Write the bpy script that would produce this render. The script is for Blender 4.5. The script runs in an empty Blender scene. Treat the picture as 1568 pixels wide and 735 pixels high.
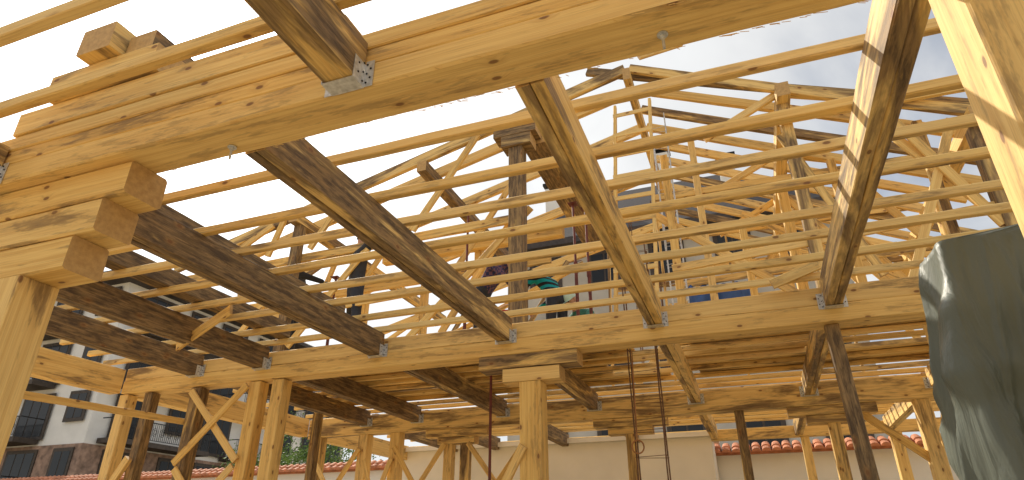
import bpy, math, random, bmesh
from mathutils import Vector, noise, Matrix
random.seed(7)
H=1.8; CZ=1.6
def V(x,y,z): return Vector((x*H,y*H,CZ+z*H))
sc=bpy.context.scene
# ================= materials
def newmat(name):
    m=bpy.data.materials.new(name); m.use_nodes=True
    return m,m.node_tree.nodes,m.node_tree.links,m.node_tree.nodes['Principled BSDF']
def N(ns,t,**k):
    n=ns.new(t)
    for a,b in k.items(): setattr(n,a,b)
    return n
def wood_mat():
    m,ns,ls,b=newmat('wood_timber')
    uv=N(ns,'ShaderNodeUVMap'); uv.uv_map='UVMap'
    at=N(ns,'ShaderNodeVertexColor'); at.layer_name='tone'
    sep=N(ns,'ShaderNodeSeparateColor'); ls.new(at.outputs[0],sep.inputs[0])
    def mp(sx,sy,src=None):
        n=N(ns,'ShaderNodeMapping'); n.inputs['Scale'].default_value=(sx,sy,1)
        ls.new(src or uv.outputs[0],n.inputs[0]); return n.outputs[0]
    def mth(op,a,bb=None,cl=False):
        n=N(ns,'ShaderNodeMath',operation=op); n.use_clamp=cl
        for i,x in enumerate((a,bb)):
            if x is None: continue
            if isinstance(x,(int,float)): n.inputs[i].default_value=x
            else: ls.new(x,n.inputs[i])
        return n.outputs[0]
    def rng(v,a,bb,c=0,d=1):
        n=N(ns,'ShaderNodeMapRange'); n.inputs[1].default_value=a;n.inputs[2].default_value=bb;n.inputs[3].default_value=c;n.inputs[4].default_value=d
        n.interpolation_type='SMOOTHSTEP'; ls.new(v,n.inputs[0]); return n.outputs[0]
    def mix(f,a,bb,bt='MIX'):
        n=N(ns,'ShaderNodeMix',data_type='RGBA',blend_type=bt)
        if isinstance(f,(int,float)): n.inputs[0].default_value=f
        else: ls.new(f,n.inputs[0])
        for i,x in ((6,a),(7,bb)):
            if isinstance(x,tuple): n.inputs[i].default_value=(*x,1)
            else: ls.new(x,n.inputs[i])
        return n.outputs[2]
    vo=N(ns,'ShaderNodeTexVoronoi',voronoi_dimensions='2D'); vo.inputs['Scale'].default_value=1; vo.inputs['Randomness'].default_value=1
    ls.new(mp(4.0,8),vo.inputs[0])
    vs=N(ns,'ShaderNodeSeparateColor'); ls.new(vo.outputs['Color'],vs.inputs[0])
    pres=mth('GREATER_THAN',vs.outputs[0],.78)
    knot=mth('MULTIPLY',rng(vo.outputs['Distance'],.115,.06),pres)
    halo=mth('MULTIPLY',rng(vo.outputs['Distance'],.32,.06),pres)
    su=N(ns,'ShaderNodeSeparateXYZ'); ls.new(uv.outputs[0],su.inputs[0])
    vv=mth('ADD',su.outputs[1],mth('MULTIPLY',halo,.02))
    cb=N(ns,'ShaderNodeCombineXYZ'); ls.new(su.outputs[0],cb.inputs[0]); ls.new(vv,cb.inputs[1])
    def nz(vec,det=4,ro=.6,dist=0):
        n=N(ns,'ShaderNodeTexNoise',noise_dimensions='2D'); n.inputs['Scale'].default_value=1;n.inputs['Detail'].default_value=det;n.inputs['Roughness'].default_value=ro;n.inputs['Distortion'].default_value=dist
        ls.new(vec,n.inputs[0]); return n.outputs[0]
    g1=nz(mp(.7,42,cb.outputs[0]),3,.6,.4)
    g2=nz(mp(2.5,160,cb.outputs[0]),2)
    pat=nz(mp(.9,7),4,.62,.5)
    pat2=nz(mp(4,26),4,.7)
    fresh=mix(rng(g1,.35,.68),(.88,.60,.20),(.73,.44,.115))
    fresh=mix(mth('MULTIPLY',rng(pat,.43,.70),.5),fresh,(.57,.31,.065))
    fresh=mix(mth('MULTIPLY',sep.outputs[1],.38),fresh,(.93,.73,.37))
    wea=mix(rng(pat2,.35,.65),(.11,.070,.037),(.36,.235,.105))
    wea=mix(mth('MULTIPLY',rng(g1,.4,.62),.45),wea,(.05,.033,.02))
    wf=mth('ADD',mth('ADD',mth('MULTIPLY',pat,.72),mth('MULTIPLY',pat2,.28)),mth('MULTIPLY',mth('SUBTRACT',sep.outputs[0],.5),.6))
    wf=rng(wf,.42,.62)
    col=mix(wf,fresh,wea)
    stn=mth('MULTIPLY',rng(mth('MULTIPLY',pat2,pat),.28,.38),.40)
    col=mix(stn,col,(.25,.155,.065))
    col=mix(mth('MULTIPLY',halo,.3),col,(.50,.25,.06))
    col=mix(mth('MULTIPLY',knot,.85),col,(.19,.08,.03))
    col=mix(mth('MULTIPLY',rng(g2,.5,.75),.25),col,(.36,.21,.07))
    en=nz(mp(30,30),3)
    col=mix(sep.outputs[2],col,mix(en,(.38,.22,.08),(.70,.46,.19)))
    ls.new(col,b.inputs['Base Color'])
    b.inputs['Roughness'].default_value=.7
    bp=N(ns,'ShaderNodeBump'); bp.inputs['Strength'].default_value=.5; bp.inputs['Distance'].default_value=.004
    hh=mth('ADD',g1,mth('MULTIPLY',g2,.6)); ls.new(hh,bp.inputs['Height']); ls.new(bp.outputs[0],b.inputs['Normal'])
    return m
WOOD=wood_mat()
def simple(name,c,rough=.7,metal=0,var=.25,scale=6,bump=.2,bd=.01,det=5,c2=None):
    m,ns,ls,b=newmat(name)
    tc=N(ns,'ShaderNodeTexCoord'); n=N(ns,'ShaderNodeTexNoise'); n.inputs['Scale'].default_value=scale; n.inputs['Detail'].default_value=det
    ls.new(tc.outputs['Object'],n.inputs[0])
    r=N(ns,'ShaderNodeMix',data_type='RGBA')
    r.inputs[6].default_value=(*[x*(1-var) for x in c],1); r.inputs[7].default_value=(*[min(1,x*(1+var)) for x in (c2 or c)],1)
    rr=N(ns,'ShaderNodeMapRange'); rr.inputs[1].default_value=.3; rr.inputs[2].default_value=.7; ls.new(n.outputs[0],rr.inputs[0])
    ls.new(rr.outputs[0],r.inputs[0]); ls.new(r.outputs[2],b.inputs['Base Color'])
    b.inputs['Roughness'].default_value=rough; b.inputs['Metallic'].default_value=metal
    if bump:
        bp=N(ns,'ShaderNodeBump'); bp.inputs['Strength'].default_value=bump; bp.inputs['Distance'].default_value=bd
        ls.new(n.outputs[0],bp.inputs['Height']); ls.new(bp.outputs[0],b.inputs['Normal'])
    return m
GALV=simple('galvanised_steel',(.62,.64,.66),.42,.45,.25,40,.1,.002)
RUST=simple('rusty_steel',(.15,.075,.04),.75,.2,.4,30,.3,.002)
REDP=simple('red_painted_steel',(.15,.035,.025),.5,.2,.3,20,.1,.002)
WHITE=simple('white_render',(.80,.79,.76),.9,0,.06,1.5,.2,.005)
BEIGE=simple('beige_render',(.44,.41,.36),.9,0,.15,.8,.2,.005)  # house walls: even grey-beige, toned down from white
CREAM=simple('cream_render',(.80,.75,.66),.9,0,.08,1.2,.25,.006)
DARKW=simple('dark_brown_timber',(.055,.04,.03),.6,0,.3,6,.1,.004)
ROOFD=simple('dark_roof',(.05,.04,.038),.7,0,.3,8,.3,.02)
TERR=simple('terracotta_tile',(.50,.19,.09),.8,0,.35,7,.3,.005)
STONE=simple('stone_wall',(.30,.20,.15),.9,0,.45,3,.5,.03)
IRON=simple('black_iron',(.02,.02,.022),.5,.5,.2,10,0)
def glass():
    m,ns,ls,b=newmat('window_glass'); b.inputs['Base Color'].default_value=(.02,.022,.025,1); b.inputs['Roughness'].default_value=.12; b.inputs['IOR'].default_value=1.35; return m
GLASS=glass()
# ================= builders
class MB:
    def __init__(s): s.v=[];s.f=[];s.uv=[];s.c=[]
    def board(s,p0,p1,w,h,tone=.2,up=(0,0,1),ch=.006,seg=.35,jit=.003,bow=.0):
        p0=Vector(p0);p1=Vector(p1);ax=p1-p0;L=ax.length;ax.normalize();up=Vector(up)
        if abs(ax.dot(up))>.98: up=Vector((0,1,0))
        sd=ax.cross(up).normalized();uu=sd.cross(ax).normalized()
        a=w/2;b=h/2;c=min(ch,a*.3,b*.3)
        ring=[(a,-b+c),(a,b-c),(a-c,b),(-a+c,b),(-a,b-c),(-a,-b+c),(-a+c,-b),(a-c,-b)]
        n=max(1,int(L/seg)); base=len(s.v)
        per=[0]
        for k in range(8):
            q=ring[k];r=ring[(k+1)%8]; per.append(per[-1]+math.hypot(q[0]-r[0],q[1]-r[1]))
        uo=random.uniform(0,60);vo=random.uniform(0,60);g=random.random()
        tn=min(1,max(0,tone+random.uniform(-.08,.08)))
        b1=random.uniform(-1,1)*bow;b2=random.uniform(-1,1)*bow
        for i in range(n+1):
            t=i/n; m_=math.sin(t*math.pi)
            o=p0+ax*(L*t)+sd*b1*m_+uu*b2*m_
            for k,(x,y) in enumerate(ring):
                s.v.append(o+sd*(x+random.uniform(-jit,jit)*.6)+uu*(y+random.uniform(-jit,jit)*.6))
        for i in range(n):
            for k in range(8):
                A=base+i*8+k;B=base+i*8+(k+1)%8;C=B+8;D=A+8
                s.f.append((A,D,C,B))
                u0=uo+L*i/n;u1=uo+L*(i+1)/n
                s.uv+= [(u0,vo+per[k]),(u1,vo+per[k]),(u1,vo+per[k+1]),(u0,vo+per[k+1])]
                s.c+= [(tn,g,0,1)]*4
        for e,rev in ((0,False),(n,True)):
            idx=[base+e*8+k for k in range(8)]; rr=list(ring)
            if rev: idx=idx[::-1]; rr=rr[::-1]
            s.f.append(tuple(idx)); s.uv+=[(uo+x,vo+y) for x,y in rr]; s.c+=[(tn,g,1,1)]*8
    def obj(s,name,mat=WOOD,parent=None):
        me=bpy.data.meshes.new(name); me.from_pydata([tuple(x) for x in s.v],[],s.f)
        uvl=me.uv_layers.new(name='UVMap'); uvl.data.foreach_set('uv',[q for p in s.uv for q in p])
        ca=me.color_attributes.new('tone','FLOAT_COLOR','CORNER'); ca.data.foreach_set('color',[q for p in s.c for q in p])
        me.materials.append(mat); o=bpy.data.objects.new(name,me); sc.collection.objects.link(o)
        if parent: o.parent=parent
        return o
def empty(name,loc=(0,0,0),rz=0):
    e=bpy.data.objects.new(name,None); sc.collection.objects.link(e); e.location=loc; e.rotation_euler=(0,0,rz); return e
def hb(mb,x0,x1,y0,y1,z0,z1,tone,axis='x',**k):
    cx,cy,cz=(x0+x1)/2,(y0+y1)/2,(z0+z1)/2
    if axis=='x': mb.board(V(x0,cy,cz),V(x1,cy,cz),(y1-y0)*H,(z1-z0)*H,tone,**k)
    elif axis=='y': mb.board(V(cx,y0,cz),V(cx,y1,cz),(x1-x0)*H,(z1-z0)*H,tone,**k)
    else: mb.board(V(cx,cy,z0),V(cx,cy,z1),(x1-x0)*H,(y1-y0)*H,tone,**k)
class PM: # plain mesh builder (metres)
    def __init__(s): s.v=[];s.f=[]
    def box(s,x0,x1,y0,y1,z0,z1):
        b=len(s.v)
        s.v+=[(x0,y0,z0),(x1,y0,z0),(x1,y1,z0),(x0,y1,z0),(x0,y0,z1),(x1,y0,z1),(x1,y1,z1),(x0,y1,z1)]
        for q in ((0,3,2,1),(4,5,6,7),(0,1,5,4),(1,2,6,5),(2,3,7,6),(3,0,4,7)): s.f.append(tuple(b+i for i in q))
    def cyl(s,p0,p1,r,n=8,r2=None):
        p0=Vector(p0);p1=Vector(p1);ax=(p1-p0).normalized(); t=Vector((1,0,0)) if abs(ax.x)<.8 else Vector((0,1,0))
        a=ax.cross(t).normalized();c=ax.cross(a); b=len(s.v); r2=r if r2 is None else r2
        for P,R in ((p0,r),(p1,r2)):
            for k in range(n):
                th=2*math.pi*k/n; s.v.append(tuple(P+a*R*math.cos(th)+c*R*math.sin(th)))
        for k in range(n): s.f.append((b+k,b+(k+1)%n,b+n+(k+1)%n,b+n+k))
        s.f.append(tuple(b+k for k in range(n))[::-1]); s.f.append(tuple(b+n+k for k in range(n)))
    def obj(s,name,mat,parent=None,smooth=False):
        me=bpy.data.meshes.new(name); me.from_pydata([tuple(x) for x in s.v],[],s.f); me.materials.append(mat)
        if smooth: me.polygons.foreach_set('use_smooth',[True]*len(me.polygons))
        o=bpy.data.objects.new(name,me); sc.collection.objects.link(o)
        if parent: o.parent=parent
        return o
# ================= main beams
m=MB()
hb(m,-4.9,1.9,1.0,1.13,1.0,1.073,.24,ch=.01,jit=.005); hb(m,-4.9,1.9,1.004,1.126,1.0745,1.125,.36); hb(m,-4.9,1.9,1.001,1.125,1.1265,1.18,.2)
hb(m,-2.09,-.845,.995,1.09,1.183,1.27,.22)
for i in range(260):
    x=random.uniform(-2.2,1.0); yy=random.choice((1.0,1.13,1.13)); l=random.uniform(.01,.05)
    P=V(x,yy,1.0)+Vector((0,random.uniform(-.004,.004),.004)); m.board(P,P+Vector((l,random.uniform(-.006,.006),-random.uniform(.002,.010))),.0022,.0018,.1,seg=1,jit=0)
m.obj('wooden_beam')
m=MB(); hb(m,-1.95,-1.5,.97,1.09,1.273,1.365,.45); hb(m,-1.80,-1.66,.93,1.33,1.368,1.47,.5,'y'); hb(m,-1.65,-1.54,.98,1.36,1.368,1.44,.7,'y'); m.obj('timber_offcuts')
m=MB(); hb(m,-4.05,2.0,3.13,3.25,.935,1.02,.2); hb(m,-4.05,2.0,3.134,3.246,1.0215,1.11,.25); m.obj('wooden_beam')
m=MB(); hb(m,-4.05,2.4,5.2,5.32,.93,1.1,.5); m.obj('wooden_beam')
m=MB(); hb(m,-4.05,2.6,7.2,7.3,.99,1.1,.4); m.obj('wooden_beam')
for x,a,b_ in ((-4.1,1.14,3.12),(-4.1,3.26,5.19),(-4.1,5.33,7.19),(2.0,3.26,5.19),(2.0,5.33,7.19)):
    m=MB(); hb(m,x-.05,x+.05,a,b_,.935,1.1,.25,'y'); m.obj('wooden_beam')
# joists + hangers
def hanger(par,x,y,z0,w):
    q=PM(); W=w*H/2+.002; X=x*H; Y=y*H-.003; Z=CZ+z0*H-.005; t=.0035
    q.box(X-W-t,X+W+t,Y-.085,Y,Z-t,Z)
    for s in (-1,1):
        a,b=sorted((X+s*W,X+s*(W+t))); q.box(a,b,Y-.085,Y,Z+.0005,Z+.12)
        a,b=sorted((X+s*(W+t+.0005),X+s*(W+.045))); q.box(a,b,Y-t,Y,Z-.0,Z+.14)
    o=q.obj('joist_hanger',GALV,par)
    n=PM()
    for s in (-1,1):
        for i in range(5):
            zz=Z+.02+.025*i
            n.cyl((X+s*(W+.012+.018*(i%2)),Y-t-.003,zz),(X+s*(W+.012+.018*(i%2)),Y-t,zz),.005,6)
            n.cyl((X+s*(W+t+.003),Y-.02-.035*(i%2),zz),(X+s*(W+t),Y-.02-.035*(i%2),zz),.005,6)
    n.obj('hanger_nails',IRON,par)
JX=[1.27,.45,-.377,-1.2,-2.015,-2.86,-3.4]
for x in JX:
    for bi,(a,b_) in enumerate(((1.134,3.126),(3.254,5.196),(5.324,7.196))):
        m=MB(); t={.45:.6,-.377:.58,-1.2:.76,-2.015:.83,-2.86:.93,-3.4:.9}.get(x,.5)
        hb(m,x-.037,x-.001,a,b_,1.0,1.135,t,'y',jit=.004); hb(m,x+.001,x+.037,a,b_,1.0015,1.137,t-.1,'y',jit=.004)
        o=m.obj('wooden_joist')
        if bi<2: hanger(o,x,b_+.004,1.0,.075)
for x in (-.80,-2.12,-3.3,.55,1.6):
    m=MB(); hb(m,x-.042,x+.042,-1.5,.996,1.0,1.14,.56,'y'); o=m.obj('wooden_joist'); hanger(o,x,1.0,1.0,.084)
m=MB(); hb(m,-2.2,-2.12,1.2,2.9,1.178,1.26,.9,'y'); hb(m,-2.75,-2.66,1.3,3.1,1.178,1.27,.95,'y'); m.obj('wooden_joist')
# bolts
for x,y in ((-1.24,1.09),(-.05,1.075),(-2.9,1.08)):
    q=PM(); P=V(x,y,1.0); q.cyl(P+Vector((0,0,.0)),P-Vector((0,0,.075)),.006,8); q.cyl(P-Vector((0,0,.003)),P-Vector((0,0,.007)),.022,16); q.cyl(P-Vector((0,0,.0075)),P-Vector((0,0,.02)),.0125,6); q.obj('threaded_bolt',GALV)
# battens
m=MB()
for y in [.66,.88,.42,.18]: m.board(V(-4.2,y,1.160),V(1.9,y+random.uniform(-.02,.02),1.160),.055,.068,.1,bow=.01)
for k in range(8):
    y=1.46+.235*k
    xa=-4.2+random.uniform(-.25,.2); xb=1.3+random.uniform(-.1,.2)
    m.board(V(xa,y+random.uniform(-.015,.015),1.158+.001*(k%3)),V(xb,y+random.uniform(-.02,.02),1.158),.05,.062,random.choice((.05,.15,.25)),bow=.02)
y=3.34
while y<7.3:
    m.board(V(-4.1+random.uniform(-.2,.2),y,1.158),V(2.05+random.uniform(-.1,.2),y+random.uniform(-.03,.03),1.158),.05,.06,random.choice((.1,.2,.4)),bow=.014)
    y+=.2+random.uniform(-.03,.03)
m.obj('roof_battens')
m=MB(); m.board(V(-2.96,2.55,1.0),V(-2.5,2.43,1.125),.03,.1,.05); m.obj('scrap_board')
m=MB(); m.board(V(.20,3.07,1.13),V(.42,3.08,1.205),.03,.09,.05); m.obj('scrap_board')
# posts
m=MB(); hb(m,-2.1,-1.87,1.04,1.16,-.889,.684,.34,'z')
for i,(xa,xb) in enumerate(((-2.5,-1.555),(-2.4,-1.635),(-2.3,-1.715))):
    z1=.998-i*.105; hb(m,xa,xb,1.04+.004*i,1.165,z1-.103,z1,.32,ch=.012)
m.board(V(-2.75,1.08,-.3),V(-2.12,1.08,.55),.06,.13,.1)
m.obj('wooden_post')
m=MB(); hb(m,.455,.585,1.0,1.13,-.889,.998,.2,'z',ch=.01); m.obj('wooden_post')
m=MB(); hb(m,-1.125,-1.005,3.135,3.245,-.889,.78,.15,'z'); hb(m,-1.36,-.8,3.13,3.25,.858,.932,.6); hb(m,-1.22,-.9,3.134,3.246,.782,.856,.35)
m.board(V(-1.35,3.19,.05),V(-1.1,3.12,.45),.03,.09,.1)
m.obj('wooden_post')
for (x,y,w,t) in ((-2.907,3.18,.085,.2),(-2.727,3.18,.085,.25),(-4.03,3.18,.08,.2),(-3.81,3.18,.07,.8),(-3.39,3.18,.08,.7),(-4.03,2.2,.09,.2),(-3.09,5.26,.1,.2),(-2.55,5.26,.08,.3),(-2.39,5.26,.08,.6),(-3.43,5.26,.1,.3),(-3.95,5.26,.1,.5),(-.07,5.26,.07,.6),(.577,5.26,.08,.4),(1.17,5.26,.1,.3),(1.32,7.25,.1,.3),(-.92,5.26,.08,.5),(-1.75,5.26,.07,.5),
  (-3.2,4.2,.06,.7),(.5,7.25,.08,.3),(-1.0,7.25,.07,.3),(-2.2,7.25,.09,.3),(-3.0,7.25,.09,.3),(-3.7,7.25,.09,.3)):
    m=MB(); hb(m,x-w/2,x+w/2,y-w/2,y+w/2,-.889,.928 if y<7 else .988,t,'z'); m.obj('wooden_post')
m=MB(); m.board(V(.47,3.19,-.889),V(.43,3.19,.93),.11,.1,.95); m.obj('wooden_post')
m=MB(); m.board(V(1.02,3.6,-.889),V(.93,3.6,1.0),.08,.12,.3); m.obj('wooden_post')
# braces under frame
m=MB()
def xb(x0,x1,y,z0,z1,t=.12):
    m.board(V(x0,y,z0),V(x1,y,z1),.028,.08,t)
    m.board(V(x1,y+.018,z0),V(x0,y+.018,z1),.028,.08,t)
xb(-3.4,-2.93,3.10,.45,.9); xb(-3.4,-2.93,3.10,-.05,.42); xb(-3.09,-2.57,5.19,.05,.8); xb(-4.0,-3.45,5.19,.0,.8); xb(-3.4,-3.1,5.19,-.1,.7)
xb(-2.35,-1.8,5.19,.1,.8); xb(-3.0,-2.2,7.18,.1,.9)
m.board(V(-3.45,2.0,.68),V(-3.45,3.3,.72),.03,.07,.05); m.board(V(-4.1,3.1,.25),V(-3.35,3.1,.25),.03,.09,.1); m.board(V(-4.3,3.12,-.3),V(-3.8,3.11,.5),.05,.1,.1)
m.board(V(-4.4,2.2,-.2),V(-4.03,2.2,.6),.05,.1,.1)
m.board(V(1.2,5.1,.6),V(1.2,4.7,.93),.05,.09,.1); m.board(V(-4.0,5.18,.35),V(-2.3,5.18,.37),.03,.09,.3)
m.board(V(-.95,5.18,.2),V(-.40,5.18,.22),.03,.07,.3)
m.board(V(-2.95,3.1,.3),V(-2.7,3.1,.3),.03,.08,.1)
m.board(V(.7,5.26,.93),V(1.17,5.26,.5),.05,.1,.2)
m.obj('cross_braces')
for x in (-.92,.577,-2.47):
    m=MB(); hb(m,x-.3,x+.3,5.205,5.315,.862,.927,.5); hb(m,x-.18,x+.18,5.208,5.312,.80,.86,.5); m.obj('wooden_corbel')
# ================= roof truss structure
def rz(x): return 3.1-.247*(-.446-x) if x<-.446 else 3.1-.46*(x+.446)
for k in range(11):
    y=3.6+.25*k; m=MB()
    t=.5 if k==0 else random.choice((.15,.35,.65))
    xe=random.uniform(1.6,2.1)
    m.board(V(-.43,y,3.1),V(xe,y,rz(xe)),.06,.12,t,bow=.02)
    if k==0: m.board(V(-.75,y+.05,3.21),V(1.7,y+.05,rz(1.7)+.085),.06,.12,.8)
    if k in(0,1,3,6,10): m.board(V(-.462,y,3.1),V(-4.41,y,2.12),.07,.15,.35 if k else .5,bow=.02)
    if k in (0,3,10):
        m.board(V(-4.3,y+.045,2.02),V(-1.3,y+.045,2.06),.05,.12,.4)
        for (xa,xb_) in ((-3.9,-3.4),(-3.4,-3.3),(-3.0,-2.7),(-2.4,-2.7),(-2.1,-1.6)):
            m.board(V(xa,y-.04,2.06),V(xb_,y-.04,rz(xb_)-.03),.045,.09,random.choice((.05,.3,.7)))
    if k in(0,3,6,9):
        m.board(V(-.44,y-.04,2.4),V(1.45,y-.04,2.36),.05,.1,.4)
        m.board(V(.0,y+.04,2.4),V(.5,y+.04,rz(.5)-.02),.045,.09,.1)
        m.board(V(1.2,y+.04,2.38),V(.55,y+.04,rz(.55)-.02),.045,.09,.1)
        m.board(V(1.44,y+.04,1.5),V(.9,y+.04,rz(.9)-.05),.045,.09,.2)
    m.obj('roof_truss')
m=MB()
hb(m,-.47,-.42,3.5,6.2,2.93,3.03,.5,'y'); hb(m,1.4,1.48,3.5,6.2,2.1,2.19,.2,'y'); hb(m,.47,.55,3.5,6.2,2.52,2.62,.4,'y')
hb(m,-2.1,-2.02,3.55,5.5,2.56,2.65,.75,'y'); hb(m,-3.2,-3.12,3.5,6.2,2.3,2.38,.6,'y'); hb(m,-3.0,-1.25,4.58,4.66,2.36,2.5,.1)
hb(m,-1.42,-1.1,3.43,3.56,2.62,2.70,.85); hb(m,-1.36,-1.14,3.43,3.56,2.53,2.618,.8); hb(m,-1.25,-1.05,3.57,5.3,2.6,2.7,.8,'y')
m.board(V(-.35,3.55,3.14),V(-.05,3.7,3.3),.04,.07,.05)
m.obj('roof_purlins')
for x,y,zt,w,t in ((-1.26,3.5,2.528,.10,.75),(.5,3.62,2.52,.07,.6),(.5,4.6,2.52,.07,.3),(.5,5.5,2.52,.07,.3),(1.44,3.62,2.1,.08,.7),(1.44,4.5,2.1,.08,.3),(1.44,5.4,2.1,.08,.3),(1.22,3.75,2.3,.05,.6),(-.28,3.75,2.4,.05,.2),(-.1,4.3,2.9,.05,.1),(-3.16,3.6,2.3,.07,.75),(-3.16,4.6,2.3,.07,.3),(-2.06,4.7,2.56,.07,.3),(-2.55,4.62,2.36,.06,.3),(.15,4.0,1.9,.045,.05),(.8,4.2,2.4,.05,.3)):
    m=MB(); hb(m,x-w/2,x+w/2,y-w/2,y+w/2,1.175,zt,t,'z'); m.obj('wooden_post')
m=MB()
for a_,b_,t in (((1.4,3.6,1.5),(1.0,3.6,2.4),.1),((1.35,3.62,2.2),(.9,3.62,1.2),.05),((-1.2,3.6,2.1),(-2.1,3.6,1.25),.05),((-1.3,3.7,2.2),(-1.9,3.7,1.3),.05),((.45,3.6,2.3),(.8,3.6,1.3),.6),((-.4,3.8,2.0),(.4,3.8,1.3),.05),((-3.1,3.6,1.3),(-2.5,3.6,2.0),.1),((-3.7,3.6,1.3),(-3.2,3.6,1.9),.1),((-3.6,4.6,1.9),(-2.6,4.6,1.4),.3),((.5,4.6,2.4),(1.1,4.6,1.5),.3),
  ((-.3,3.6,1.5),(1.4,3.62,1.62),.1),((-.3,4.4,1.7),(1.4,4.4,1.75),.5),((-3.3,3.62,1.55),(-2.0,3.62,1.6),.1),((-2.9,5.1,1.6),(-1.2,5.1,2.3),.4),((.2,5.0,2.5),(1.4,5.0,1.6),.4),((-.2,5.2,1.3),(.6,5.2,2.5),.4),
  ((-1.0,5.6,1.8),(1.4,5.6,1.85),.5),((-1.0,5.6,2.2),(1.4,5.6,2.15),.6),((-.9,5.6,1.25),(-.2,5.6,2.2),.3),((-1.1,5.55,1.2),(-1.05,5.55,2.6),.5),((-.55,5.55,1.2),(-.55,5.55,2.9),.4),((.05,5.55,1.2),(.05,5.55,2.7),.5),((.9,5.55,1.2),(.9,5.55,2.4),.5),((-2.6,5.6,1.9),(-.9,5.6,1.85),.6)):
    m.board(V(*a_),V(*b_),.035,.09,t)
m.obj('roof_braces')
# deck
m=MB(); y=3.42
while y<5.1:
    m.board(V(-3.7+random.uniform(-.1,.3),y,1.185),V(-.75+random.uniform(-.2,.3),y,1.185),.2,.03,.5,bow=.004)
    y+=.122
for y in (3.6,3.75,4.1,4.22,4.6,4.72,4.9): m.board(V(-.3,y,1.187),V(2.0,y,1.187),.2,.03,.5)
m.obj('deck_planks')
# ladder
e=empty('wooden_ladder'); m=MB()
for dx in (0,.24): m.board(V(-.63+dx,3.42,1.2),V(-.55+dx,3.55,2.75),.035,.07,.02)
for i in range(9):
    t=.06+i*.11; P=V(-.63,3.42,1.2).lerp(V(-.55,3.55,2.75),t); m.board(P-Vector((.02,.03,0)),P+Vector((.24*H+.02,-.03,0)),.02,.05,.02)
m.obj('ladder_frame',WOOD,e)
# rebar columns
def rebar(x,y,z0,z1,w=.15,mat=RUST):
    q=PM(); c=V(x,y,0); a=w*H/2
    for sx_ in (-1,1):
        for sy_ in (-1,1):
            n=14; pv=None; xx=c.x+sx_*a; ze=z1*H+random.uniform(-.1,.1)
            for i in range(n+1):
                t=i/n; P=(xx+random.uniform(-.004,.004),c.y+sy_*a*.5,CZ+z0*H+(ze-z0*H)*t)
                if pv: q.cyl(pv,P,.0075,6)
                pv=P
    z=CZ+z0*H+.1
    while z<CZ+z1*H-.1:
        b=a+.008; h=a*.5+.008
        P=[(c.x-b,c.y-h,z),(c.x+b,c.y-h,z+.01),(c.x+b,c.y+h,z),(c.x-b,c.y+h,z+.01)]
        for i in range(4): q.cyl(P[i],P[(i+1)%4],.003,6)
        z+=.25+random.uniform(-.03,.03)
    q.obj('rebar_column' if mat is RUST else 'scaffold_frame',mat)
rebar(-.50,3.42,-.889,1.6)
rebar(-.30,3.9,1.2,2.8,.1,GALV); rebar(-.62,4.9,1.2,2.7,.2)
def rope():
    q=PM(); c=V(-.56,3.36,.45); pv=None
    for i in range(25):
        th=i/24*2*math.pi*1.5; P=c+Vector((.055*math.cos(th),.004*i*.2,.06*math.sin(th)))
        if pv: q.cyl(pv,P,.007,6)
        pv=P
    q.cyl(c+Vector((0,0,.06)),c+Vector((.02,0,.9)),.006,6); q.obj('hanging_rope',simple('rope_fibre',(.35,.16,.06),.9))
rope()
# steel props
def prop(x,y,z0,z1):
    q=PM(); p=V(x,y,z0); t=V(x,y,z1); mid=p.lerp(t,.55)
    q.cyl(p,mid,.022,10); q.cyl(mid,t,.016,10); q.cyl(mid-Vector((0,0,.12)),mid+Vector((0,0,.02)),.029,10)
    q.box(p.x-.06,p.x+.06,p.y-.06,p.y+.06,p.z,p.z+.008); q.box(t.x-.06,t.x+.06,t.y-.06,t.y+.06,t.z-.008,t.z)
    q.cyl(mid+Vector((-.08,0,.04)),mid+Vector((.08,0,.04)),.006,6); q.obj('steel_prop',REDP)
prop(-1.52,3.7,-.889,1.17)
prop(-1.86,4.0,1.2,2.4); prop(-1.0,4.0,1.2,2.3); prop(-.93,4.1,1.2,2.3); prop(-2.9,3.8,1.2,1.9)
# bucket
def bucket():
    e=empty('red_bucket',V(-1.38,3.62,1.195)); q=PM(); n=20
    q.cyl((0,0,.0),(0,0,.28),.11,n,.145); q.cyl((0,0,.265),(0,0,.283),.152,n)
    q.obj('shell',simple('red_plastic',(.45,.03,.02),.4,0,.1,5,0),e,True); h=PM(); pv=None
    for i in range(13):
        th=math.pi*i/12; P=(.15*math.cos(th),0.0,.27+.13*math.sin(th))
        if pv: h.cyl(pv,P,.004,6)
        pv=P
    h.obj('handle',GALV,e)
bucket()
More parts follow.
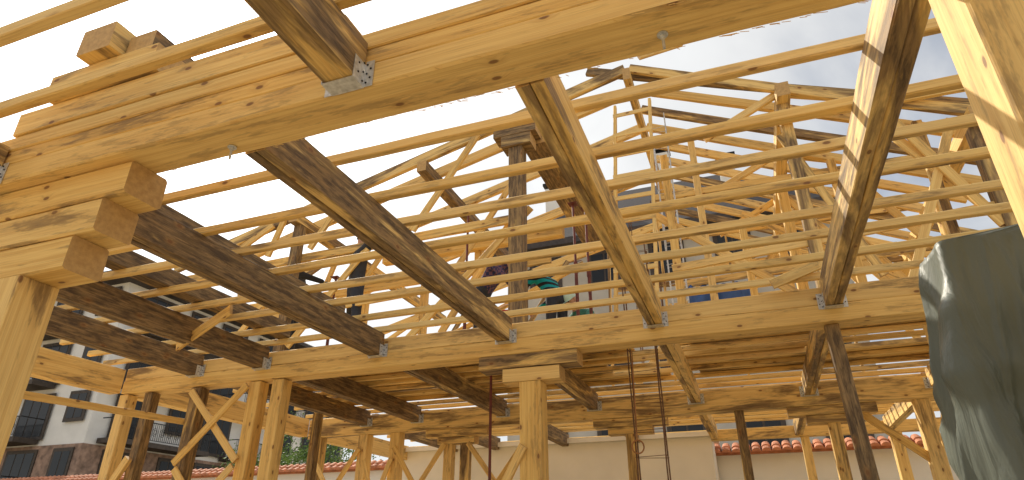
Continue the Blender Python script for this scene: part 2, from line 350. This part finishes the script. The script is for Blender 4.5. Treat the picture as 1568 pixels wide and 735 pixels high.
# ================= tarp
def tarp():
    m,ns,ls,b=newmat('grey_green_tarpaulin')
    tc=N(ns,'ShaderNodeTexCoord')
    n=N(ns,'ShaderNodeTexNoise'); n.inputs['Scale'].default_value=2.2; n.inputs['Detail'].default_value=6; n.inputs['Distortion'].default_value=1.2
    ls.new(tc.outputs['Object'],n.inputs[0])
    r=N(ns,'ShaderNodeMix',data_type='RGBA'); r.inputs[6].default_value=(.080,.096,.078,1); r.inputs[7].default_value=(.145,.165,.135,1); ls.new(n.outputs[0],r.inputs[0]); ls.new(r.outputs[2],b.inputs['Base Color'])
    b.inputs['Roughness'].default_value=.48
    mp=N(ns,'ShaderNodeMapping'); mp.inputs['Scale'].default_value=(6,6,1.8); mp.inputs['Rotation'].default_value=(.3,.35,0); ls.new(tc.outputs['Object'],mp.inputs[0])
    n2=N(ns,'ShaderNodeTexNoise'); n2.inputs['Scale'].default_value=1; n2.inputs['Detail'].default_value=4; n2.inputs['Distortion'].default_value=2.0; ls.new(mp.outputs[0],n2.inputs[0])
    bp=N(ns,'ShaderNodeBump'); bp.inputs['Strength'].default_value=.6; bp.inputs['Distance'].default_value=.03; ls.new(n2.outputs[0],bp.inputs['Height'])
    ls.new(bp.outputs[0],b.inputs['Normal'])
    e=empty('tarp_covered_stack',(0,0,0))
    x0,x1,y0,y1,zt=.70,2.2,2.36,2.66,2.60
    pts=[]; R=.05
    def arc(cx,cy,a0):
        for i in range(7):
            a=a0+math.pi/2*i/6; pts.append((cx+R*math.cos(a),cy+R*math.sin(a)))
    def lin(a,b_,n):
        for i in range(1,n): t=i/n; pts.append((a[0]+(b_[0]-a[0])*t,a[1]+(b_[1]-a[1])*t))
    arc(x0+R,y0+R,math.pi); lin((x0+R,y0),(x1-R,y0),150); arc(x1-R,y0+R,-math.pi/2); lin((x1,y0+R),(x1,y1-R),30); arc(x1-R,y1-R,0); lin((x1-R,y1),(x0+R,y1),60); arc(x0+R,y1-R,math.pi/2); lin((x0,y1-R),(x0,y0+R),40)
    n=len(pts); cx,cy=(x0+x1)/2,(y0+y1)/2
    v=[];f=[]
    def ridged(p): return (1-abs(noise.noise(p))*2)
    for j in range(151):
        if j<=130: z=zt*(j/130)*.985; ins=0
        else:
            t=(j-130)/20; z=zt*.985+.04*math.sin(min(1,t*2.5)*math.pi/2); ins=t
        for i,(px,py) in enumerate(pts):
            qx,qy=pts[(i+1)%n]; px_,py_=pts[i-1]; nx,ny=(qy-py_),-(qx-px_); l=math.hypot(nx,ny) or 1; nx/=l;ny/=l
            dep=max(0,(zt-z))
            w=noise.noise(Vector((px*1.6,py*1.6,z*.7)))
            ph=px*13+py*9+3.0*w+z*1.9
            fold=(1-abs(math.sin(ph)))**2.0*.075*min(1,dep*1.3+.05)
            fold2=(1-abs(math.sin(px*29-z*3.5+5*w)))**3*.024*min(1,dep+.3)
            cr=max(0,ridged(Vector((px*2.6+z*1.2,py*2,z*2.0-px*1.5)))-.6)*.08*min(1,dep*3+.2)
            fl=.005+dep*.055*(1 if nx<-.3 else .3)
            off=fl+fold+fold2+cr-.02
            x=px+nx*off; y=py+ny*off
            if ins>0:
                k=1-ins; x=cx+(x-cx)*k; y=cy+(y-cy)*k
            zz=z+noise.noise(Vector((x*3,y*3,1)))*.035*(1 if j>118 else 0)
            v.append((x,y,max(zz,.01)))
    for j in range(150):
        for i in range(n): f.append((j*n+i,j*n+(i+1)%n,(j+1)*n+(i+1)%n,(j+1)*n+i))
    me=bpy.data.meshes.new('tarpaulin'); me.from_pydata(v,[],f); me.materials.append(m); me.polygons.foreach_set('use_smooth',[True]*len(f))
    o=bpy.data.objects.new('tarpaulin',me); sc.collection.objects.link(o); o.parent=e
    q=MB()
    for i in range(10): q.board((x0+.12,(y0+y1)/2,.12+i*.235),(x1-.12,(y0+y1)/2,.12+i*.235),.17,.2,.3)
    q.obj('stacked_timber',WOOD,e)
tarp()
# blue tarp stack
def blue():
    m=simple('blue_tarpaulin',(.04,.11,.34),.5,0,.25,5,.3,.02)
    e=empty('blue_tarp_covered_lumber'); q=MB()
    for i in range(5):
        for j in range(4): q.board(V(-.42,4.45+j*.09,1.22+.08*i),V(.42,4.45+j*.09,1.22+.08*i),.14,.13,.1)
    q.obj('lumber',WOOD,e)
    v=[];f=[];nx,ny=50,30
    for i in range(nx+1):
        for j in range(ny+1):
            s=i/nx*2-1;t=j/ny*2-1
            x=-.05+s*.24; y=4.585+t*.27; z=1.63+.05*noise.noise(Vector((s*4,t*4,0)))+.03
            if abs(t)>.75: z-=(abs(t)-.75)*(.7+.5*noise.noise(Vector((s*3,0,2)))); y=4.585+math.copysign(.205+.02*noise.noise(Vector((s*5,t*9,3))),t)
            v.append(V(x+.03*noise.noise(Vector((s*3,t*3,5))),y,z))
    for i in range(nx):
        for j in range(ny): a=i*(ny+1)+j; f.append((a,a+ny+1,a+ny+2,a+1))
    me=bpy.data.meshes.new('tarp_sheet'); me.from_pydata([tuple(x) for x in v],[],f); me.materials.append(m); me.polygons.foreach_set('use_smooth',[True]*len(f))
    o=bpy.data.objects.new('tarp_sheet',me); sc.collection.objects.link(o); o.parent=e
blue()
# ================= workers
SKIN=simple('skin',(.50,.28,.19),.55,0,.1,20,0)
def mcol(n,c,r=.85): return simple(n,c,r,0,.25,12,.3,.01)
def person(loc,rz_,pose,shirt,pants,hat=None,glove=None,shirtmat=None):
    e=empty('construction_worker',loc,rz_)
    J=dict(pel=(0,0,.95),sp=(0,0,1.14),ch=(0,0,1.36),nk=(0,.01,1.50),hd=(0,.02,1.58),
      sL=(-.18,0,1.42),eL=(-.24,0,1.13),wL=(-.25,.08,.88),sR=(.18,0,1.42),eR=(.24,0,1.13),wR=(.25,.08,.88),
      hL=(-.095,0,.90),kL=(-.11,.02,.50),aL=(-.12,0,.09),tL=(-.13,.17,.04),hR=(.095,0,.90),kR=(.11,.02,.50),aR=(.12,0,.09),tR=(.13,.17,.04))
    J.update(pose); J={k:Vector(v) for k,v in J.items()}
    rad=dict(pel=(.15,.11),sp=(.14,.10),ch=(.16,.11),nk=(.055,.055),hd=(.05,.05),sL=(.075,.075),eL=(.05,.05),wL=(.03,.035),hL=(.095,.095),kL=(.065,.065),aL=(.05,.05),tL=(.045,.035))
    for k in list(rad):
        if k.endswith('L'): rad[k[:-1]+'R']=rad[k]
    names=list(J); E=[('pel','sp'),('sp','ch'),('ch','nk'),('nk','hd'),('ch','sL'),('sL','eL'),('eL','wL'),('ch','sR'),('sR','eR'),('eR','wR'),('pel','hL'),('hL','kL'),('kL','aL'),('aL','tL'),('pel','hR'),('hR','kR'),('kR','aR'),('aR','tR')]
    def skin(verts,edges,rads,roots,nm,sub=2):
        me=bpy.data.meshes.new(nm); me.from_pydata([tuple(x) for x in verts],edges,[]); o=bpy.data.objects.new(nm,me); sc.collection.objects.link(o)
        mo=o.modifiers.new('Skin','SKIN'); mo.use_smooth_shade=True
        for i,r in enumerate(rads): me.skin_vertices[0].data[i].radius=r; me.skin_vertices[0].data[i].use_root=(i in roots)
        s=o.modifiers.new('s','SUBSURF'); s.levels=sub; s.render_levels=sub
        dg=bpy.context.evaluated_depsgraph_get(); nm_=bpy.data.meshes.new_from_object(o.evaluated_get(dg)); bpy.data.objects.remove(o); return nm_
    me=skin([J[k] for k in names],[(names.index(a),names.index(b)) for a,b in E],[rad[k] for k in names],[0],'body')
    mats=[shirt,pants,SKIN,mcol('boots',(.05,.035,.025))]; me.materials.clear()
    for x in mats: me.materials.append(x)
    grp={('pel','hL'):1,('hL','kL'):1,('kL','aL'):1,('aL','tL'):3,('pel','hR'):1,('hR','kR'):1,('kR','aR'):1,('aR','tR'):3,('nk','hd'):2}
    for p in me.polygons:
        c=p.center; best=None
        for ed in E:
            a,b=J[ed[0]],J[ed[1]]; d=b-a; t=max(0,min(1,(c-a).dot(d)/d.length_squared)); dist=(a+d*t-c).length
            if best is None or dist<best[0]: best=(dist,ed,t)
        g=grp.get(best[1],0)
        if best[1]==('pel','sp') and best[2]<.25: g=1
        p.material_index=g; p.use_smooth=True
    b=bpy.data.objects.new('body',me); sc.collection.objects.link(b); b.parent=e
    for s in 'LR':
        w=J['w'+s]; d=(w-J['e'+s]).normalized(); side=d.cross(Vector((0,0,1)))
        if side.length<.1: side=Vector((1,0,0))
        side.normalize(); nrm=side.cross(d).normalized()
        vs=[w,w+d*.045,w+d*.085]; es=[(0,1),(1,2)]; rs=[(.028,.02),(.042,.018),(.038,.014)]; roots=[0]
        for i in range(4):
            k=len(vs); o=(i-1.5)*.021; Ls=(.032,.036,.034,.027)[i]
            p=w+d*.075+side*o; q1=p+d*Ls; q2=q1+(d*.8-nrm*.6).normalized()*Ls*.8; q3=q2+(d*.4-nrm*.9).normalized()*Ls*.7
            vs+=[p,q1,q2,q3]; es+=[(k,k+1),(k+1,k+2),(k+2,k+3)]; rs+=[(.0095,.0095),(.009,.009),(.0085,.0085),(.007,.007)]; roots.append(k)
        k=len(vs); sg=1 if s=='L' else -1
        p=w+d*.03+side*sg*.025; vs+=[p,p+(d+side*sg*.9).normalized()*.04,p+(d*1.2+side*sg*.6).normalized()*.075]; es+=[(k,k+1),(k+1,k+2)]; rs+=[(.013,.013),(.011,.011),(.008,.008)]; roots.append(k)
        hm=skin(vs,es,rs,roots,'hand',1); hm.materials.clear(); hm.materials.append(glove or SKIN)
        h=bpy.data.objects.new('hand',hm); sc.collection.objects.link(h); h.parent=e
    bm=bmesh.new(); bmesh.ops.create_uvsphere(bm,u_segments=24,v_segments=16,radius=1)
    for v in bm.verts:
        x,y,z=v.co; k=1-.25*max(0,-z)**1.5; x*=.076*k; y*=.096*(1-.12*max(0,-z)); z*=.118
        ex=math.exp(-((x/.014)**2+((z+.012)/.022)**2)); 
        if y>0: y+=ex*.022; y-=.010*(math.exp(-(((abs(x)-.032)/.016)**2+((z-.012)/.012)**2))); y+=.005*math.exp(-((x/.03)**2+((z+.055)/.01)**2))
        v.co=(x,y,z)
    hm=bpy.data.meshes.new('head'); bm.to_mesh(hm); bm.free(); hm.materials.append(SKIN); hm.polygons.foreach_set('use_smooth',[True]*len(hm.polygons))
    h=bpy.data.objects.new('head',hm); sc.collection.objects.link(h); h.parent=e
    dr=(J['hd']-J['nk']).normalized(); c=J['hd']+dr*.075+Vector((0,.02,0)); h.location=c
    tilt=-math.atan2(dr.y,dr.z); h.rotation_euler=(tilt,0,0)
    def sub(nm,fn,mat):
        bm=bmesh.new(); fn(bm); mm=bpy.data.meshes.new(nm); bm.to_mesh(mm); bm.free(); mm.materials.append(mat); mm.polygons.foreach_set('use_smooth',[True]*len(mm.polygons)); o=bpy.data.objects.new(nm,mm); sc.collection.objects.link(o); o.parent=h; return o
    def eyes(bm):
        for s in (-1,1): bmesh.ops.create_uvsphere(bm,u_segments=8,v_segments=6,radius=.010,matrix=Matrix.Translation((s*.032,.079,.012)))
    sub('eyes',eyes,IRON)
    def ears(bm):
        for s in (-1,1): bmesh.ops.create_uvsphere(bm,u_segments=8,v_segments=6,radius=1,matrix=Matrix.Translation((s*.076,-.005,0))@Matrix.Diagonal((.010,.018,.030,1)))
    sub('ears',ears,SKIN)
    def mouth(bm): bmesh.ops.create_uvsphere(bm,u_segments=8,v_segments=6,radius=1,matrix=Matrix.Translation((0,.080,-.052))@Matrix.Diagonal((.024,.008,.005,1)))
    sub('mouth',mouth,simple('lips',(.35,.12,.10),.5,0,.1,10,0))
    def cap(bm):
        bmesh.ops.create_uvsphere(bm,u_segments=24,v_segments=16,radius=1)
        bmesh.ops.delete(bm,geom=[v for v in bm.verts if v.co.z<-.02],context='VERTS')
        for v in bm.verts: 
            x,y,z=v.co; v.co=(x*.09,y*.112-.004,.03+z*.108)
        if hat:
            bb=bmesh.ops.create_circle(bm,cap_ends=True,segments=24,radius=1)
            for v in bb['verts']: x,y,z=v.co; v.co=(x*.095,y*.125+(.05 if y>.2 else -.004),.03)
    sub('hard_hat' if hat else 'hair',cap,hat or simple('dark_hair',(.03,.02,.015),.8,0,.3,60,.4,.01))
    return e
DZ=1.195
denim=mcol('dark_work_trousers',(.03,.035,.05))
def striped():
    m,ns,ls,b=newmat('teal_black_striped_shirt'); tc=N(ns,'ShaderNodeTexCoord'); w=N(ns,'ShaderNodeTexWave'); w.bands_direction='Z'; w.inputs['Scale'].default_value=3.2; w.inputs['Distortion'].default_value=.6
    ls.new(tc.outputs['Object'],w.inputs[0]); r=N(ns,'ShaderNodeValToRGB'); r.color_ramp.interpolation='CONSTANT'; r.color_ramp.elements[0].color=(.0,.30,.33,1); r.color_ramp.elements[1].color=(.01,.012,.015,1); r.color_ramp.elements[1].position=.5
    ls.new(w.outputs[1],r.inputs[0]); ls.new(r.outputs[0],b.inputs['Base Color']); b.inputs['Roughness'].default_value=.9; return m
def plaid():
    m,ns,ls,b=newmat('plaid_shirt'); tc=N(ns,'ShaderNodeTexCoord'); w=N(ns,'ShaderNodeTexChecker'); w.inputs['Scale'].default_value=22; w.inputs[1].default_value=(.02,.03,.11,1); w.inputs[2].default_value=(.16,.08,.12,1)
    ls.new(tc.outputs['Object'],w.inputs[0]); ls.new(w.outputs[0],b.inputs['Base Color']); b.inputs['Roughness'].default_value=.9; return m
bend=dict(sp=(0,.10,1.10),ch=(0,.26,1.25),nk=(0,.38,1.32),hd=(0,.45,1.36),sL=(-.18,.28,1.27),eL=(-.25,.42,1.05),wL=(-.18,.60,.95),sR=(.18,.28,1.27),eR=(.25,.42,1.05),wR=(.18,.60,.95))
person(V(-1.78,4.1,DZ),math.radians(-90),bend,plaid(),denim)
person(V(-1.25,4.35,DZ),math.radians(60),dict(bend,eL=(-.3,.4,1.1),wL=(-.12,.55,1.2)),striped(),denim)
up_=dict(eR=(.30,.10,1.62),wR=(.38,.20,1.80),sR=(.19,.02,1.46))
person(V(-2.62,3.68,DZ),math.radians(-40),up_,mcol('dark_grey_shirt',(.035,.035,.04)),denim,glove=mcol('blue_glove',(.04,.14,.5)))
person(V(-3.32,3.85,DZ),math.radians(-70),dict(eR=(.3,.25,1.30),wR=(.28,.5,1.22)),mcol('black_jacket',(.02,.02,.025)),denim,glove=mcol('black_glove',(.02,.02,.02)))
cr=dict(pel=(0,-.1,.32),sp=(0,0,.50),ch=(0,.10,.66),nk=(0,.17,.78),hd=(0,.22,.84),sL=(-.18,.1,.70),eL=(-.26,.25,.5),wL=(-.15,.42,.38),sR=(.18,.1,.70),eR=(.26,.25,.5),wR=(.15,.42,.38),
  hL=(-.1,-.08,.30),kL=(-.17,.30,.46),aL=(-.14,.05,.09),tL=(-.16,.2,.04),hR=(.1,-.08,.30),kR=(.17,.30,.46),aR=(.14,.05,.09),tR=(.16,.2,.04))
person(V(-1.08,4.55,DZ),math.radians(150),cr,mcol('green_shirt',(.05,.2,.15)),denim,hat=simple('pale_hard_hat',(.55,.75,.65),.35,0,.05,5,0))
# ================= boundary wall
def wallobj():
    e=empty('garden_wall'); q=PM(); Y=14.0; zt=3.22
    q.box(-26,18,Y,Y+.25,0,zt); q.obj('wall',WHITE,e)
    q=PM(); x=-26
    v=[];f=[]
    while x<18:
        for side in (-1,1):
            for rr in range(2):
                n=7; b=len(v); y0=Y+.125+side*(.02+.16*rr); y1=Y+.125+side*(.22+.16*rr); z0=zt+.20-.085*rr+random.uniform(-.006,.006); z1=zt+.11-.085*rr
                for (yy,zz,ra) in ((y0,z0,.075),(y1,z1,.09)):
                    for k in range(n): th=math.pi*k/(n-1); v.append((x+ra*math.cos(th),yy,zz+ra*.75*math.sin(th)))
                for k in range(n-1): f.append((b+k,b+k+1,b+n+k+1,b+n+k))
                f.append(tuple(b+n+k for k in range(n)))
        x+=.19
    q.v=v;q.f=f; q.obj('tile_cap',TERR,e)
    q=PM(); q.box(-26,18,Y-.12,Y+.37,zt+.001,zt+.05); q.obj('cap_slab',TERR,e)
    e2=empty('cream_garage'); q=PM(); q.box(-7.4,-.75,12.9,13.9,0,3.45); q.obj('walls',CREAM,e2); q=PM(); q.box(-7.5,-.65,12.8,13.95,3.452,3.54); q.obj('roof_slab',CREAM,e2)
wallobj()
# ================= buildings
def facade(frames,glassm,slabs,rails,axis,fixed,a0,a1,zs,bal):
    def bx(pm,u0,u1,d0,d1,z0,z1):
        if axis=='x': pm.box(u0,u1,fixed-d1,fixed-d0,z0,z1)
        else: pm.box(fixed+d0,fixed+d1,u0,u1,z0,z1)
    for i,z in enumerate(zs):
        u=a0+1.2; k=0
        while u+1.6<a1:
            door=(k%2==0) and bal and i>0; wd=2.2 if door else 1.3; zb=z+.05 if door else z+.9; zt=z+2.35
            bx(frames,u-.1,u+wd+.1,.002,.06,zb-.1,zt+.1); 
            n=3 if door else 2
            for j in range(n):
                w_=(wd-.08*(n+1))/n; uu=u+.08+j*(w_+.08); bx(glassm,uu,uu+w_,.045,.075,zb+.08,zt-.08)
            u+=wd+1.4; k+=1
        if bal and i>0:
            u=a0+.6; 
            while u+5<a1+2.5:
                ue=min(u+6.5,a1-.2)
                bx(slabs,u,ue,.0,1.3,z-.28,z-.02)
                def rbar(u0,u1,d0,d1,z0,z1): bx(rails,u0,u1,d0,d1,z0,z1)
                rbar(u,ue,1.22,1.26,z+1.0,z+1.05); rbar(u,ue,1.225,1.255,z+.08,z+.11)
                t=u
                while t<ue: rbar(t,t+.018,1.23,1.25,z+.1,z+1.0); t+=.13
                for ss in (u,ue-.04): rbar(ss,ss+.04,0.02,1.22,z+1.0,z+1.05)
                t=u+.3
                while t<ue-.3:
                    c=8
                    for r_ in (.16,.09):
                        P=[]
                        for q_ in range(c+1):
                            th=2*math.pi*q_/c; uu=t+r_*math.cos(th); zz=z+.55+r_*math.sin(th)*1.4
                            P.append((uu,fixed-1.24,zz) if axis=='x' else (fixed+1.24,uu,zz))
                        for q_ in range(c): rails.cyl(P[q_],P[q_+1],.012,4)
                    t+=.52
                u=ue+2.2
def apartment():
    e=empty('apartment_building'); x0,x1,y0,y1=-52,-32.8,24,47; zs=[.7,3.7,6.7,9.7,12.7]
    q=PM(); q.box(x0,x1,y0,y1,6.35,15.6); q.obj('walls',WHITE,e)
    q=PM(); q.box(x0,x1+.1,y0-.1,y1,0,6.34); q.obj('stone_base',STONE,e)
    fr=PM();gl=PM();sl=PM();ra=PM()
    facade(fr,gl,sl,ra,'x',y0-.1,x0,x1,zs,True); facade(fr,gl,sl,ra,'y',x1+.1,y0,y1,zs,True)
    fr.obj('window_frames',DARKW,e); gl.obj('windows',GLASS,e); sl.obj('balcony_slabs',DARKW,e); ra.obj('balcony_railings',IRON,e)
    q=PM(); q.v=[(x0-1,y0-1.3,15.4),(x1+1.3,y0-1.3,15.4),(x1+1.3,y1+1,15.4),(x0-1,y1+1,15.4),(x0+6,y0+6,19),(x1-6,y0+6,19),(x1-6,y1-6,19),(x0+6,y1-6,19),
       (x0-1,y0-1.3,15.65),(x1+1.3,y0-1.3,15.65),(x1+1.3,y1+1,15.65),(x0-1,y1+1,15.65)]
    q.f=[(0,3,2,1),(0,1,9,8),(1,2,10,9),(2,3,11,10),(3,0,8,11),(8,9,5,4),(9,10,6,5),(10,11,7,6),(11,8,4,7),(4,5,6,7)]; q.obj('roof',ROOFD,e)
    q=PM(); q.box(-38,-35,27,30,15.66,18); q.obj('dormer',WHITE,e)
apartment()
def house():
    e=empty('rendered_house'); x0,x1,y0,y1=-9.5,4.5,25,35
    q=PM(); q.box(x0,x1,y0,y1,0,13.7); q.obj('walls',BEIGE,e)
    fr=PM();gl=PM();sl=PM();ra=PM(); facade(fr,gl,sl,ra,'x',y0,x0,x1,[.7,3.8,6.9,10.9],False)
    fr.obj('window_frames',DARKW,e); gl.obj('windows',GLASS,e)
    q=PM(); z=13.6; q.v=[(x0-.8,y0-.8,z),(x1+.8,y0-.8,z),(x1+.8,y1+.8,z),(x0-.8,y1+.8,z),(x0+2.5,y0+4,z+4.9),(x1-4,y0+4,z+4.9),(x0-.8,y0-.8,z+.3),(x1+.8,y0-.8,z+.3),(x1+.8,y1+.8,z+.3),(x0-.8,y1+.8,z+.3)]
    q.f=[(0,3,2,1),(0,1,7,6),(1,2,8,7),(2,3,9,8),(3,0,6,9),(6,7,5,4),(7,8,5),(8,9,4,5),(9,6,4)]; q.obj('roof',ROOFD,e)
    C=((-7.9,27.5,18.4),(-2.2,28,19.6),(.8,27,17.9)); q=PM()
    for cx,cy,zt in C: q.box(cx-.35,cx+.35,cy-.3,cy+.3,13.5,zt)
    q.obj('chimneys',WHITE,e); q=PM()
    for cx,cy,zt in C:
        q.box(cx-.45,cx+.45,cy-.4,cy+.4,zt+.15,zt+.3); q.box(cx-.3,cx+.3,cy-.25,cy+.25,zt+.001,zt+.149)
    q.obj('chimney_caps',IRON,e)
house()
# ================= tree
def tree(x,y,h,r):
    e=empty('leafy_tree',(x,y,0)); q=PM(); q.cyl((0,0,0),(0.1,0,h*.6),.14,10,.07)
    for i in range(7):
        a=i*2.4; q.cyl((.05,0,h*(.35+.05*i)),(math.cos(a)*r*.7,math.sin(a)*r*.7,h*(.6+.05*i)),.05,6,.015)
    q.obj('trunk',simple('bark',(.12,.08,.05),.9),e)
    m=simple('leaves',(.11,.19,.03),.6,0,.45,3,0); v=[];f=[]
    cl=[Vector((random.gauss(0,r*.5),random.gauss(0,r*.5),h*.68+random.gauss(0,h*.13))) for _ in range(40)]
    for i in range(9000):
        c=random.choice(cl); p=c+Vector((random.gauss(0,.24),random.gauss(0,.24),random.gauss(0,.2)))
        a=Vector((random.gauss(0,1),random.gauss(0,1),random.gauss(0,1))).normalized(); b=a.orthogonal().normalized(); c_=a.cross(b); s=random.uniform(.03,.07)
        k=len(v); v+=[tuple(p-b*s),tuple(p+c_*s*.5),tuple(p+b*s),tuple(p-c_*s*.5)]; f.append((k,k+1,k+2,k+3))
    me=bpy.data.meshes.new('crown'); me.from_pydata(v,[],f); me.materials.append(m); o=bpy.data.objects.new('crown',me); sc.collection.objects.link(o); o.parent=e
tree(-15.2,20,5.9,1.9); tree(-19.5,21,5.0,1.4)
# ================= ground
bpy.ops.mesh.primitive_plane_add(size=1600); g=bpy.context.object; g.name='ground'; g.data.materials.append(simple('sandy_ground',(.42,.33,.20),.95,scale=1.2,var=.3,det=8))
# ================= world / sun
w=bpy.data.worlds.new('World'); sc.world=w; w.use_nodes=True; ns=w.node_tree.nodes; ls=w.node_tree.links
bg=ns['Background']; sky=ns.new('ShaderNodeTexSky'); sky.sky_type='NISHITA'; sky.sun_disc=False
sd=Vector((-687,517,694)).normalized()
sky.sun_elevation=math.asin(sd.z); sky.sun_rotation=math.atan2(sd.x,sd.y)
bg.inputs[1].default_value=.12
tc=ns.new('ShaderNodeTexCoord'); sx=ns.new('ShaderNodeSeparateXYZ'); ls.new(tc.outputs['Generated'],sx.inputs[0])
def M(op,a,b):
    n=ns.new('ShaderNodeMath'); n.operation=op
    for i,x in enumerate((a,b)):
        if isinstance(x,(int,float)): n.inputs[i].default_value=x
        else: ls.new(x,n.inputs[i])
    return n.outputs[0]
zz=M('ADD',M('MAXIMUM',sx.outputs[2],0),.18)
cb=ns.new('ShaderNodeCombineXYZ'); ls.new(M('DIVIDE',sx.outputs[0],zz),cb.inputs[0]); ls.new(M('DIVIDE',sx.outputs[1],zz),cb.inputs[1])
nz=ns.new('ShaderNodeTexNoise'); nz.inputs['Scale'].default_value=1.5; nz.inputs['Detail'].default_value=7; nz.inputs['Roughness'].default_value=.52; nz.inputs['Distortion'].default_value=.5; ls.new(cb.outputs[0],nz.inputs[0])
dt=ns.new('ShaderNodeVectorMath'); dt.operation='DOT_PRODUCT'; ls.new(tc.outputs['Generated'],dt.inputs[0]); dt.inputs[1].default_value=sd
dpos=M('MAXIMUM',dt.outputs['Value'],0.0)
glow=M('POWER',dpos,9.0); glow2=M('POWER',dpos,50.0)
# high thin cloud: never fully clear, so the blue is always veiled
rp=ns.new('ShaderNodeMapRange'); rp.interpolation_type='SMOOTHSTEP'; rp.inputs[1].default_value=.30; rp.inputs[2].default_value=.60; rp.inputs[3].default_value=.35; rp.inputs[4].default_value=1.0; ls.new(M('ADD',nz.outputs[0],M('MULTIPLY',glow,.3)),rp.inputs[0])
cc=ns.new('ShaderNodeVectorMath'); cc.operation='SCALE'; cc.inputs[0].default_value=(.985,.995,1.0)
ls.new(M('ADD',M('MULTIPLY',glow2,30.0),M('ADD',M('MULTIPLY',glow,7.0),M('ADD',3.4,M('MULTIPLY',nz.outputs[0],6.2)))),cc.inputs['Scale'])
mx=ns.new('ShaderNodeMix'); mx.data_type='RGBA'; ls.new(rp.outputs[0],mx.inputs[0]); ls.new(sky.outputs[0],mx.inputs[6]); ls.new(cc.outputs[0],mx.inputs[7])
ls.new(mx.outputs[2],bg.inputs[0])
L=bpy.data.lights.new('sun','SUN'); L.energy=5; L.angle=math.radians(.5); L.color=(1,.91,.76)
lo=bpy.data.objects.new('sun',L); sc.collection.objects.link(lo); lo.rotation_euler=sd.to_track_quat('Z','Y').to_euler(); lo.location=(0,0,30)
# ================= camera
p=math.radians(26.0);a=math.radians(20.4)
F=Vector((-math.sin(a)*math.cos(p),math.cos(a)*math.cos(p),math.sin(p)))
cd=bpy.data.cameras.new('camera'); cam=bpy.data.objects.new('camera',cd); sc.collection.objects.link(cam); sc.camera=cam
cam.location=(0,0,CZ); cam.rotation_euler=F.to_track_quat('-Z','Y').to_euler(); cd.sensor_width=36; cd.lens=955/1568*36; cd.clip_end=3000
sc.view_settings.view_transform='Standard'; sc.view_settings.look='None'
